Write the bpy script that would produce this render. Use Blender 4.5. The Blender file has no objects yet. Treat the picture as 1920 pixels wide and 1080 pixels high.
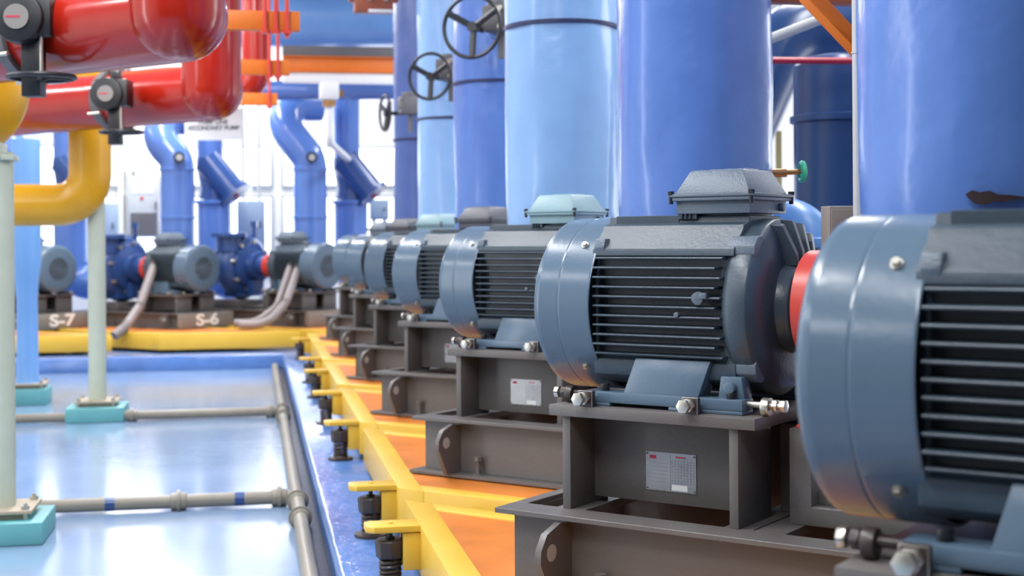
import bpy, bmesh, math, random
from mathutils import Matrix, Vector, noise
random.seed(7)
SC = bpy.context.scene
COL = SC.collection
PI = math.pi

# ------------------------------------------------------------------ camera
FPX, HOR, ROLL, YAW = 2600.0, 450.0, math.radians(.4), math.radians(10.55)
CAMZ = 1.70
Fv = Vector((math.sin(YAW), math.cos(YAW), 0)); Rv = Vector((math.cos(YAW), -math.sin(YAW), 0)); Zv = Vector((0, 0, 1))
cam = bpy.data.cameras.new('camera'); cam_o = bpy.data.objects.new('camera', cam); COL.objects.link(cam_o)
cx = math.cos(ROLL) * Rv - math.sin(ROLL) * Zv
cy = math.sin(ROLL) * Rv + math.cos(ROLL) * Zv
M = Matrix.Identity(4)
for i in range(3):
    M[i][0] = cx[i]; M[i][1] = cy[i]; M[i][2] = -Fv[i]
M[2][3] = CAMZ
cam_o.matrix_world = M
cam.sensor_width = 36; cam.lens = FPX * 36 / 1920; cam.shift_y = -(540 - HOR) / 1920
cam.dof.use_dof = True; cam.dof.focus_distance = 4.75; cam.dof.aperture_fstop = 2.9
SC.camera = cam_o

def at(px, py, d):
    """point of the room seen in that direction, d metres deep"""
    x, y = (px - 960) / FPX, (HOR - py) / FPX
    return Fv * d + (cx * x + cy * y) * d + Vector((0, 0, CAMZ))

# ------------------------------------------------------------------ materials
def lin(c):
    c /= 255
    return c / 12.92 if c <= .04045 else ((c + .055) / 1.055) ** 2.4
MATS = {}
def mat(name, rgb, rough=.4, metal=0., var=.08, scale=6., bump=0., coat=0., bscale=40., emit=0., spec=.5):
    if name in MATS: return MATS[name]
    m = bpy.data.materials.new(name); m.use_nodes = True
    nt = m.node_tree; b = nt.nodes['Principled BSDF']
    c = [lin(v) for v in rgb] + [1]
    tc = nt.nodes.new('ShaderNodeTexCoord')
    if var > 0:
        n = nt.nodes.new('ShaderNodeTexNoise'); n.inputs['Scale'].default_value = scale; n.inputs['Detail'].default_value = 5
        nt.links.new(tc.outputs['Object'], n.inputs['Vector'])
        mx = nt.nodes.new('ShaderNodeMix'); mx.data_type = 'RGBA'
        mx.inputs[6].default_value = [v * (1 - var * 1.6) for v in c[:3]] + [1]
        mx.inputs[7].default_value = [min(1, v * (1 + var * 1.6)) for v in c[:3]] + [1]
        nt.links.new(n.outputs['Fac'], mx.inputs[0]); nt.links.new(mx.outputs[2], b.inputs['Base Color'])
        mr = nt.nodes.new('ShaderNodeMapRange'); mr.inputs['To Min'].default_value = max(.03, rough - .07); mr.inputs['To Max'].default_value = rough + .07
        nt.links.new(n.outputs['Fac'], mr.inputs['Value']); nt.links.new(mr.outputs['Result'], b.inputs['Roughness'])
    else:
        b.inputs['Base Color'].default_value = c; b.inputs['Roughness'].default_value = rough
    b.inputs['Metallic'].default_value = metal
    b.inputs['Specular IOR Level'].default_value = spec
    if coat: b.inputs['Coat Weight'].default_value = coat; b.inputs['Coat Roughness'].default_value = .08
    if bump:
        n2 = nt.nodes.new('ShaderNodeTexNoise'); n2.inputs['Scale'].default_value = bscale; n2.inputs['Detail'].default_value = 3
        nt.links.new(tc.outputs['Object'], n2.inputs['Vector'])
        bp = nt.nodes.new('ShaderNodeBump'); bp.inputs['Strength'].default_value = bump; bp.inputs['Distance'].default_value = .01
        nt.links.new(n2.outputs['Fac'], bp.inputs['Height']); nt.links.new(bp.outputs['Normal'], b.inputs['Normal'])
    if emit:
        b.inputs['Emission Color'].default_value = c; b.inputs['Emission Strength'].default_value = emit
    MATS[name] = m
    return m

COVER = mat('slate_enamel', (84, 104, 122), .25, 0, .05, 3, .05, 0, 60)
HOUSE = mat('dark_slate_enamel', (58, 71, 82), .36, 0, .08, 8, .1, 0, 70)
BOXG = mat('grey_slate_enamel', (92, 104, 116), .4, 0, .06, 10, .25, 0, 140)
SEAFOAM = mat('pale_green_grey_enamel', (128, 158, 164), .4, 0, .05, 8, .3, 0, 120)
GRAYC = mat('mid_grey_enamel', (78, 80, 88), .42, 0, .06, 10, .3, 0, 120)
STAND = mat('warm_grey_paint', (96, 92, 90), .42, 0, .07, 5, .12, 0, 60)
YELLOW = mat('yellow_paint', (222, 178, 62), .36, 0, .05, 4, .08)
ORANGE = mat('orange_paint', (206, 120, 46), .4, 0, .3, 2.6, .15, 0, 25)
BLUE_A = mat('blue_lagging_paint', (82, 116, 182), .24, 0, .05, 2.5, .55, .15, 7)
BLUE_B = mat('light_blue_lit_lagging_paint', (130, 168, 212), .24, 0, .05, 2.5, .55, .15, 7)  # lighter riser paint, with part of their brighter lighting put into the colour
BLUE_C = mat('dusky_blue_shaded_lagging_paint', (64, 86, 142), .3, 0, .05, 2.5, .5, 0, 7)  # deeper paint for the last riser, part of its shade put into the colour
BLUE_P = mat('blue_pump_enamel', (42, 72, 128), .3, 0, .1, 5)
BLUE_S = mat('sky_blue_enamel', (108, 158, 216), .32, 0, .05, 3)
BLUE_D = mat('deep_blue_paint', (24, 54, 98), .3, 0, .1, 2)
RED = mat('red_pipe_paint', (158, 30, 16), .2, 0, .08, 3, .08, .15, 12)
REDG = mat('coral_red_paint', (200, 66, 54), .35, 0, .05, 4)
YPIPE = mat('golden_pipe_paint', (206, 152, 24), .3, 0, .06, 3)
TEAL = mat('turquoise_paint', (98, 164, 168), .5, 0, .06, 6)
POST = mat('pale_green_grey_paint', (184, 192, 174), .45, 0, .06, 8, .1)
RUSTY = mat('stained_cream_paint', (168, 156, 136), .6, 0, .15, 14)
BLACK = mat('black_iron', (28, 31, 36), .4, 0, .1, 12)
BROWNBLK = mat('brown_black_rubber', (60, 50, 48), .38, 0, .1, 12)
STEEL = mat('zinc_steel', (200, 196, 184), .3, .85, .05, 20)
GREYDISC = mat('grey_dial', (128, 124, 120), .5, 0, .03)
PIPEG = mat('grey_pipe_paint', (134, 128, 116), .42, 0, .12, 8)
HOSE = mat('grey_brown_hose', (132, 122, 120), .5, 0, .08, 10)
BEAM = mat('orange_steel_paint', (214, 112, 30), .45, 0, .08, 5)
WHITE = mat('white_paint', (226, 226, 224), .5, 0, .02)
LGREY = mat('light_grey_paint', (176, 178, 178), .45, 0, .04)
BGREY = mat('blue_grey_cabinet', (146, 164, 182), .45, 0, .03)
DGREY = mat('dark_grey_metal', (92, 90, 92), .5, 0, .08)
GREEN = mat('green_handle', (60, 180, 140), .4, 0, .04)
BRASS = mat('brass', (170, 130, 84), .35, .7, .05)
PLATE = mat('nameplate_metal', (150, 148, 148), .28, .7, .2, 9)
LETTER = mat('white_lettering', (226, 222, 214), .6, 0, .0)
INK = mat('dark_lettering', (96, 98, 104), .6, 0, .0)
REDL = mat('red_mark', (190, 40, 70), .5, 0, .0)
TEAR = mat('torn_dark_lagging', (34, 14, 20), .7, 0, .3, 20)
DARKIN = mat('dark_grille', (52, 58, 60), .6, 0, .05)
STRIP = mat('seam_tape', (22, 34, 78), .5, 0, .0)

def floor_mat():
    m = mat('glossy_pale_blue_epoxy', (128, 152, 182), .2, 0, .07, .9, .0)
    nt = m.node_tree; b = nt.nodes['Principled BSDF']
    tc = nt.nodes['Texture Coordinate']
    n = nt.nodes.new('ShaderNodeTexNoise'); n.inputs['Scale'].default_value = 3.5; n.inputs['Detail'].default_value = 4
    bp = nt.nodes.new('ShaderNodeBump'); bp.inputs['Strength'].default_value = .25; bp.inputs['Distance'].default_value = .012
    nt.links.new(tc.outputs['Object'], n.inputs['Vector']); nt.links.new(n.outputs['Fac'], bp.inputs['Height']); nt.links.new(bp.outputs['Normal'], b.inputs['Normal'])
    b.inputs['Coat Weight'].default_value = .4; b.inputs['Coat Roughness'].default_value = .12
    return m
FLOORM = floor_mat()
PLTOP = mat('glossy_blue_plinth_paint', (82, 120, 182), .2, 0, .2, 4, .7, .5, 16)
PLSIDE = PLTOP
GAPM = mat('dark_gap_strip', (34, 36, 48), .3, 0, .2, 6)  # flat dark strip in the gap beside the plinth
WALLM = mat('cream_wall_paint', (226, 224, 216), .7, 0, .02, 1)
CEILM = mat('ceiling_paint', (190, 196, 204), .8, 0, .03, 1)
PANE = mat('bright_window_glass', (244, 247, 246), .2, 0, 0, emit=2.6)

# ------------------------------------------------------------------ mesh helpers
def rot_to(d):
    return Vector(d).normalized().to_track_quat('Z', 'Y').to_matrix().to_4x4()
class MB:
    def __init__(s): s.bm = bmesh.new(); s.mi = 0
    def _faces(s, fs):
        for f in fs: f.material_index = s.mi
    def poly(s, vs):
        f = s.bm.faces.new([s.bm.verts.new(v) for v in vs]); f.material_index = s.mi; return f
    def box(s, x0, x1, y0, y1, z0, z1, mx=None):
        vs = [Vector((x, y, z)) for x in (x0, x1) for y in (y0, y1) for z in (z0, z1)]
        if mx: vs = [mx @ v for v in vs]
        v = [s.bm.verts.new(q) for q in vs]
        for q in ((0, 1, 3, 2), (4, 6, 7, 5), (0, 4, 5, 1), (2, 3, 7, 6), (0, 2, 6, 4), (1, 5, 7, 3)):
            s.bm.faces.new([v[i] for i in q]).material_index = s.mi
        return s
    def prism(s, pts, t0, t1, fn):
        """2D outline extruded from t0 to t1; fn(a, b, t) gives the point"""
        A = [s.bm.verts.new(fn(a, b, t0)) for a, b in pts]; B = [s.bm.verts.new(fn(a, b, t1)) for a, b in pts]
        n = len(pts)
        s._faces([s.bm.faces.new(A[::-1]), s.bm.faces.new(B)])
        for i in range(n): s._faces([s.bm.faces.new([A[i], A[(i + 1) % n], B[(i + 1) % n], B[i]])])
        return s
    def loft(s, rings, closed=True, cap0=True, cap1=True):
        R = [[s.bm.verts.new(p) for p in r] for r in rings]; n = len(R[0])
        for a, b in zip(R, R[1:]):
            for i in range(n): s._faces([s.bm.faces.new([a[i], a[(i + 1) % n], b[(i + 1) % n], b[i]])])
        if cap0: s._faces([s.bm.faces.new(R[0][::-1])])
        if cap1: s._faces([s.bm.faces.new(R[-1])])
        return s
    def lathe(s, prof, mx=Matrix.Identity(4), seg=48, cap0=True, cap1=True, fn=None):
        rings = []
        for h, r in prof:
            ring = []
            for i in range(seg):
                a = 2 * PI * i / seg
                rr = r * (fn(a, h) if fn else 1)
                ring.append(mx @ Vector((rr * math.cos(a), rr * math.sin(a), h)))
            rings.append(ring)
        return s.loft(rings, True, cap0, cap1)
    def cyl(s, p0, p1, r, r1=None, seg=20):
        p0, p1 = Vector(p0), Vector(p1); d = p1 - p0
        mx = Matrix.Translation(p0) @ rot_to(d)
        return s.lathe([(0, r), (d.length, r if r1 is None else r1)], mx, seg)
    def hexb(s, p0, p1, r): return s.cyl(p0, p1, r, seg=6)
    def ring(s, c, nrm, R, r, seg=40, rs=10):
        mx = Matrix.Translation(c) @ rot_to(nrm); V = []
        for i in range(seg):
            a = 2 * PI * i / seg
            V.append([s.bm.verts.new(mx @ Vector(((R + r * math.cos(2 * PI * j / rs)) * math.cos(a), (R + r * math.cos(2 * PI * j / rs)) * math.sin(a), r * math.sin(2 * PI * j / rs)))) for j in range(rs)])
        for i in range(seg):
            for j in range(rs):
                s._faces([s.bm.faces.new([V[i][j], V[(i + 1) % seg][j], V[(i + 1) % seg][(j + 1) % rs], V[i][(j + 1) % rs]])])
        return s
    def tube(s, pts, r, seg=20, rads=None, corr=0, caps=True):
        pts = [Vector(p) for p in pts]; n = len(pts); T = []
        for i in range(n):
            a = pts[max(0, i - 1)]; b = pts[min(n - 1, i + 1)]; T.append((b - a).normalized())
        up = Vector((0, 0, 1)) if abs(T[0].z) < .9 else Vector((0, 1, 0))
        u = T[0].cross(up).normalized(); rings = []
        for i in range(n):
            u = (u - T[i] * u.dot(T[i])).normalized(); w = T[i].cross(u)
            rr = rads[i] if rads else r
            if corr and i % 2: rr *= 1 - corr
            rings.append([pts[i] + (u * math.cos(2 * PI * k / seg) + w * math.sin(2 * PI * k / seg)) * rr for k in range(seg)])
        return s.loft(rings, True, caps, caps)
    def build(s, name, m, parent=None, bevel=0, smooth=38, seg=2):
        bm = s.bm
        bmesh.ops.recalc_face_normals(bm, faces=bm.faces)
        if bevel:
            es = [e for e in bm.edges if len(e.link_faces) == 2 and e.calc_face_angle(0) > math.radians(30)]
            bmesh.ops.bevel(bm, geom=es, offset=bevel, segments=seg, profile=.5, affect='EDGES', clamp_overlap=True)
        for f in bm.faces: f.smooth = True
        for e in bm.edges:
            e.smooth = not (len(e.link_faces) == 2 and e.calc_face_angle(0) > math.radians(smooth))
        me = bpy.data.meshes.new(name); bm.to_mesh(me); bm.free()
        for q in (m if isinstance(m, (list, tuple)) else [m]): me.materials.append(q)
        o = bpy.data.objects.new(name, me); COL.objects.link(o)
        if parent: o.parent = parent
        return o

def arc_path(p0, corner, p1, rad, n=10):
    """p0 -> corner -> p1 with a round bend"""
    p0, c, p1 = Vector(p0), Vector(corner), Vector(p1)
    a, b = (p0 - c).normalized(), (p1 - c).normalized(); ang = a.angle(b)
    t = rad / math.tan(ang / 2); A, B = c + a * t, c + b * t
    ctr = c + (a + b).normalized() * (rad / math.sin(ang / 2)); va, vb = A - ctr, B - ctr; tot = va.angle(vb); ax = va.cross(vb).normalized()
    return [p0] + [ctr + Matrix.Rotation(tot * i / n, 3, ax) @ va for i in range(n + 1)] + [p1]
def polyline(pts, rad, n=8):
    pts = [Vector(p) for p in pts]; out = [pts[0]]
    for i in range(1, len(pts) - 1):
        out += arc_path(pts[i - 1], pts[i], pts[i + 1], rad, n)[1:-1]
    return out + [pts[-1]]

def tag(o, label, cat, group=None, kind=None):
    o['label'] = label; o['category'] = cat
    if group: o['group'] = group
    if kind: o['kind'] = kind
    return o
def thing(name, label, cat, loc=(0, 0, 0), rz=0., group=None, scale=1.):
    o = bpy.data.objects.new(name, None); COL.objects.link(o); o.empty_display_size = .1
    o.location = loc; o.rotation_euler = (0, 0, rz); o.scale = (scale,) * 3
    return tag(o, label, cat, group)
def struct(o, label, cat='room'):
    tag(o, label, cat, None, 'structure'); return o
def dup(root, label, loc, rz=None, scale=None, skip=()):
    r = root.copy(); COL.objects.link(r); r.location = loc; r['label'] = label
    if rz is not None: r.rotation_euler = (0, 0, rz)
    if scale is not None: r.scale = (scale,) * 3
    for ch in root.children:
        nm = ch.name.split('.')[0]
        if nm in skip: continue
        c = ch.copy(); COL.objects.link(c); c.parent = r
        for g in ch.children:
            d = g.copy(); COL.objects.link(d); d.parent = c
    return r
def recolor(root, table):
    """the thing's own paint: part name -> material"""
    for ch in list(root.children) + [g for c in root.children for g in c.children]:
        m = table.get(ch.name.split('.')[0])
        if m:
            ch.data = ch.data.copy(); ch.data.materials[0] = m

# ------------------------------------------------------------------ text
def text_mesh(name, body, size, m, mx, parent=None, thick=.002, space=1.0):
    cu = bpy.data.curves.new(name, 'FONT'); cu.body = body; cu.size = size; cu.align_x = 'CENTER'; cu.align_y = 'CENTER'; cu.extrude = thick; cu.offset = size * .032
    cu.space_character = space
    to = bpy.data.objects.new(name + '_curve', cu); COL.objects.link(to)
    me = bpy.data.meshes.new_from_object(to.evaluated_get(bpy.context.evaluated_depsgraph_get()))
    bpy.data.objects.remove(to)
    me.name = name; me.transform(mx); me.materials.clear(); me.materials.append(m)
    o = bpy.data.objects.new(name, me); COL.objects.link(o)
    if parent: o.parent = parent
    return o

# ================================================================== SETTING
FLY0, FLY1 = -2.0, 26.0
b = MB(); b.box(-9, 8, FLY0, FLY1, -.1, 0); fl = b.build('floor', FLOORM); struct(fl, 'glossy pale blue epoxy floor', 'floor')
PX = .375
b = MB(); b.prism([(PX, FLY0), (7.9, FLY0), (7.9, 25.9), (-8.9, 25.9), (-8.9, 18.85), (PX, 18.85)], -.02, .2, lambda x, y, t: (x, y, t))
pl = b.build('trim_1', PLTOP, None, .018); struct(pl, 'raised blue equipment plinth running under the motors', 'plinth')
b = MB(); b.box(.315, PX + .01, FLY0, 18.9, -.02, .006); g = b.build('trim_2', GAPM); struct(g, 'dark strip along the foot of the plinth', 'gutter')
b = MB(); b.box(-9, 8, 25.5, 25.7, 0, 6.2); o = b.build('wall_back', WALLM); struct(o, 'cream back wall with bright windows', 'wall')
b = MB(); b.box(7.8, 8.0, FLY0, 25.6, 0, 6.2); o = b.build('wall_right', WALLM); struct(o, 'right hand wall behind the blue pipes', 'wall')
b = MB(); b.box(-9.2, -9, FLY0, 25.6, 0, 6.2); o = b.build('wall_left', WALLM); struct(o, 'left hand wall', 'wall')
b = MB(); b.box(-9.2, 8, FLY0, 25.7, 6.2, 6.4); o = b.build('ceiling', CEILM); struct(o, 'plain pale ceiling', 'ceiling')
# windows in the back wall
wn = 0
for (x0, x1, z0, z1) in ((-4.6, -2.25, 1.15, 2.55), (-4.6, -2.25, 2.68, 3.45), (-2.1, .35, 1.15, 2.55), (-2.1, .35, 2.68, 3.45), (.5, 2.9, 1.15, 2.55), (.5, 2.9, 2.68, 3.45)):
    wn += 1
    b = MB()
    for q in ((x0, x1, z0, z0 + .05), (x0, x1, z1 - .05, z1), (x0, x0 + .05, z0 + .05, z1 - .05), (x1 - .05, x1, z0 + .05, z1 - .05)): b.box(q[0], q[1], 25.44, 25.53, q[2], q[3])
    fr = b.build('window_%d' % wn, LGREY, None, .004); struct(fr, 'bright daylight window in the back wall', 'window')
    b = MB(); b.box(x0 + .04, x1 - .04, 25.47, 25.498, z0 + .04, z1 - .04); b.build('window_pane', PANE, fr)
wn += 1
b = MB()
for q in ((12.2, 14.6, 1.5, 1.56), (12.2, 14.6, 3.4, 3.46), (12.2, 12.26, 1.56, 3.4), (14.54, 14.6, 1.56, 3.4), (13.4, 13.46, 1.56, 3.4)): b.box(7.74, 7.83, q[0], q[1], q[2], q[3])
fr = b.build('window_%d' % wn, RUSTY, None, .004); struct(fr, 'bright window in the right wall seen past the blue riser', 'window')
b = MB(); b.box(7.77, 7.798, 12.24, 14.56, 1.54, 3.42); b.build('window_pane', PANE, fr)

# ================================================================== MOTOR (local: X along the shaft towards the pump, -Y to the aisle, z=0 underside of feet)
TH = math.radians(-45); H = .34
C2 = Vector((1.255, 4.974, 0)); ZFOOT = 1.127; SP = 2.58
def Cn(n, z=0): return Vector((C2.x, C2.y + SP * (n - 2), z))
AX = Matrix.Translation((0, 0, H)) @ Matrix.Rotation(PI / 2, 4, 'Y')      # lathe axis -> local X

def make_motor(label, loc, rz, group, grille=False, scale=1.):
    t = thing('electric_motor', label, 'motor', loc, rz, group, scale)
    b = MB(); b.lathe([(-.108, .0001), (-.108, .255), (-.101, .288), (-.086, .305), (-.07, .31), (-.066, .31), (-.03, .31), (0, .31), (.0055, .31), (.006, .31), (.009, .3088), (.013, .3088), (.016, .31), (.0165, .31), (.022, .31), (.06, .31), (.10, .31), (.13, .31), (.134, .31), (.137, .3085), (.137, .303), (.05, .303)], AX, 96, True, False)
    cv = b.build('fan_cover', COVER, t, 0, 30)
    for a in (47, 133, 227, 313):
        b = MB(); ca, sa = math.sin(math.radians(a)), math.cos(math.radians(a)); d = Vector((0, -ca, sa))
        p = Vector((.078, 0, H)) + d * .309
        b.cyl(p, p + d * .005, .013); b.hexb(p + d * .005, p + d * .014, .0095)
        b.build('cover_screw', STEEL, cv, 0, 30)
    if grille:
        b = MB(); b.lathe([(-.1095, .0001), (-.1095, .15), (-.107, .152)], AX, 40, True, False); b.mi = 1
        for k in range(1, 6): b.ring((-.111, 0, H), (1, 0, 0), .028 * k, .0035, 32, 6)
        for k in range(4):
            d = Vector((0, math.cos(k * PI / 4), math.sin(k * PI / 4))) * .15
            b.cyl(Vector((-.111, 0, H)) - d, Vector((-.111, 0, H)) + d, .0035, seg=6)
        b.mi = 0; b.build('fan_grille', [DARKIN, COVER], cv)
    # finned housing
    b = MB()
    half = [(0, .310), (.125, .310), (.132, .288), (.170, .280), (.178, .262), (.247, .200), (.250, .176), (.232, .170), (.232, -.172), (.245, -.182), (.240, -.235), (.19, -.262), (.12, -.275)]
    out = half + [(-y, z) for y, z in reversed(half[1:])]
    b.prism(out, .12, .66, lambda y, z, x: (x, -y, z + H))
    z = .168
    for k in range(11):
        tip = min(.292, math.sqrt(.318 ** 2 - z * z)); th = .0042
        for sg in (-1, 1):
            b.prism([(.22, z - th * 1.3), (tip - .004, z - th), (tip, z - th * .5), (tip, z + th * .5), (tip - .004, z + th), (.22, z + th * 1.3)], .142, .628 - .02 * (k % 2), lambda y, zz, x: (x, sg * y, zz + H))
        z -= .0328
    for sg in (-1, 1):   # ledges on the shoulder
        b.box(.15, .40, sg * .128 - .006, sg * .128 + .006, H + .285, H + .314)
    b.box(.40, .47, -.14, -.05, H + .30, H + .325)
    for k in range(3): b.box(.415 + k * .016, .419 + k * .016, -.15, -.05, H + .30, H + .332)
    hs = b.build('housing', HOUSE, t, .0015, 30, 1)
    for sg in (-1, 1):   # lifting lugs by the cover
        b = MB(); b.prism([(-.03, -.03), (.02, -.03), (.03, .0), (.02, .03), (-.03, .03)], .128, .168, lambda y, zz, x: (x, sg * (.222 + y), H + .205 + zz))
        b.mi = 1; b.cyl((.166, sg * .226, H + .205), (.171, sg * .226, H + .205), .013, seg=14)
        b.build('lug', [BOXG, BLACK], t, .004)
    b = MB(); b.cyl((.55, -.27, H + .04), (.55, -.302, H + .035), .021); b.box(.56, .585, -.306, -.29, H + .035, H + .055); b.build('drain_plug', BOXG, t, .002)
    b = MB(); b.cyl((.47, -.28, H - .02), (.47, -.298, H - .02), .009); b.build('grease_nipple', BOXG, t, .002)
    # drive-end shield
    b = MB(); b.lathe([(.615, .255), (.64, .292), (.655, .300), (.715, .300), (.722, .296), (.745, .262), (.752, .20), (.758, .155), (.80, .145), (.806, .13), (.806, .0001)], AX, 72, False, True)
    for k in range(7):
        a = math.radians(-84 + 17 * k)
        rm = Matrix.Translation((0, 0, H)) @ Matrix.Rotation(a, 4, 'X')
        b.prism([(.15, .75), (.150, .80), (.19, .80), (.292, .765), (.296, .72)], -.011, .011, lambda r, x, w: rm @ Vector((x, w, r)))
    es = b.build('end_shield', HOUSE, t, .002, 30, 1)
    for k in range(4):
        a = PI / 4 + k * PI / 2; rm = Matrix.Translation((0, 0, H)) @ Matrix.Rotation(a, 4, 'X')
        b = MB(); b.prism([(.255, -.05), (.30, -.042), (.318, -.02), (.318, .02), (.30, .042), (.255, .05)], .632, .73, lambda r, w, x: rm @ Vector((x, w, r)))
        b.mi = 1; b.hexb(rm @ Vector((.632, 0, .297)), rm @ Vector((.612, 0, .297)), .015)
        b.build('lug_boss', [BOXG, BLACK], es, .004)
    b = MB(); b.cyl((.80, 0, H), (.93, 0, H), .045); b.build('shaft', STEEL, t)
    # feet
    for sg in (-1, 1):
        b = MB()
        b.box(.105, .71, *sorted((sg * .215, sg * .300)), .012, .05)
        for (x0, x1) in ((.105, .215), (.44, .71)): b.box(x0, x1, *sorted((sg * .215, sg * .300)), 0, .013)
        b.prism([(.262, .045), (.545, .045), (.578, .168), (.295, .168)], .20, .290, lambda x, z, y: (x, sg * y - sg * (.03 * (z - .05) / .12), z))
        b.prism([(.605, .045), (.70, .045), (.69, .12), (.615, .12)], .20, .262, lambda x, z, y: (x, sg * y, z))
        b.cyl((.655, sg * .262, .085), (.655, sg * .29, .085), .02)
        b.build('foot', COVER, t, .004)
        for (bx, by, bz) in ((.175, .262, .075), (.66, .275, .072)):
            b = MB(); b.cyl((bx, sg * by, .05), (bx, sg * by, bz), .016); b.build('foot_bolt', BLACK, t, .002)
    # terminal box
    x0, x1, y0, y1 = .385, .685, -.165, .165
    b = MB(); b.box(x0 + .045, x1 - .045, y0 + .06, y1 - .06, H + .25, H + .33)
    b.box(x0 + .012, x1 - .012, y0 + .015, y1 - .015, H + .318, H + .365)
    b.cyl((x1 - .03, y1 - .07, H + .34), (x1 + .005, y1 - .07, H + .34), .014)
    b.box(x0 - .004, x1 + .004, y0 - .004, y1 + .004, H + .362, H + .374)
    tb = b.build('terminal_box', BOXG, t, .003)
    b = MB()
    b.box(x0 - .008, x1 + .008, y0 - .008, y1 + .008, H + .3745, H + .386)
    rings = []
    for (ins, zz) in ((.010, .386), (.048, .462), (.056, .468)):
        rings.append([Vector((x0 + ins, y0 + ins, H + zz)), Vector((x1 - ins, y0 + ins, H + zz)), Vector((x1 - ins, y1 - ins, H + zz)), Vector((x0 + ins, y1 - ins, H + zz))])
    b.loft(rings)
    for k in range(3): b.box(x0 + .09 + k * .05, x0 + .13 + k * .05, -.05, .05, H + .466, H + .473)
    lid = b.build('lid', BOXG, tb, .004)
    for (px, py) in ((x0, y0), (x1, y0), (x1, y1), (x0, y1)):
        b = MB(); b.hexb((px, py, H + .384), (px, py, H + .396), .012); b.cyl((px, py, H + .352), (px, py, H + .39), .008); b.build('bolt', BLACK, tb)
    return t

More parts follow.
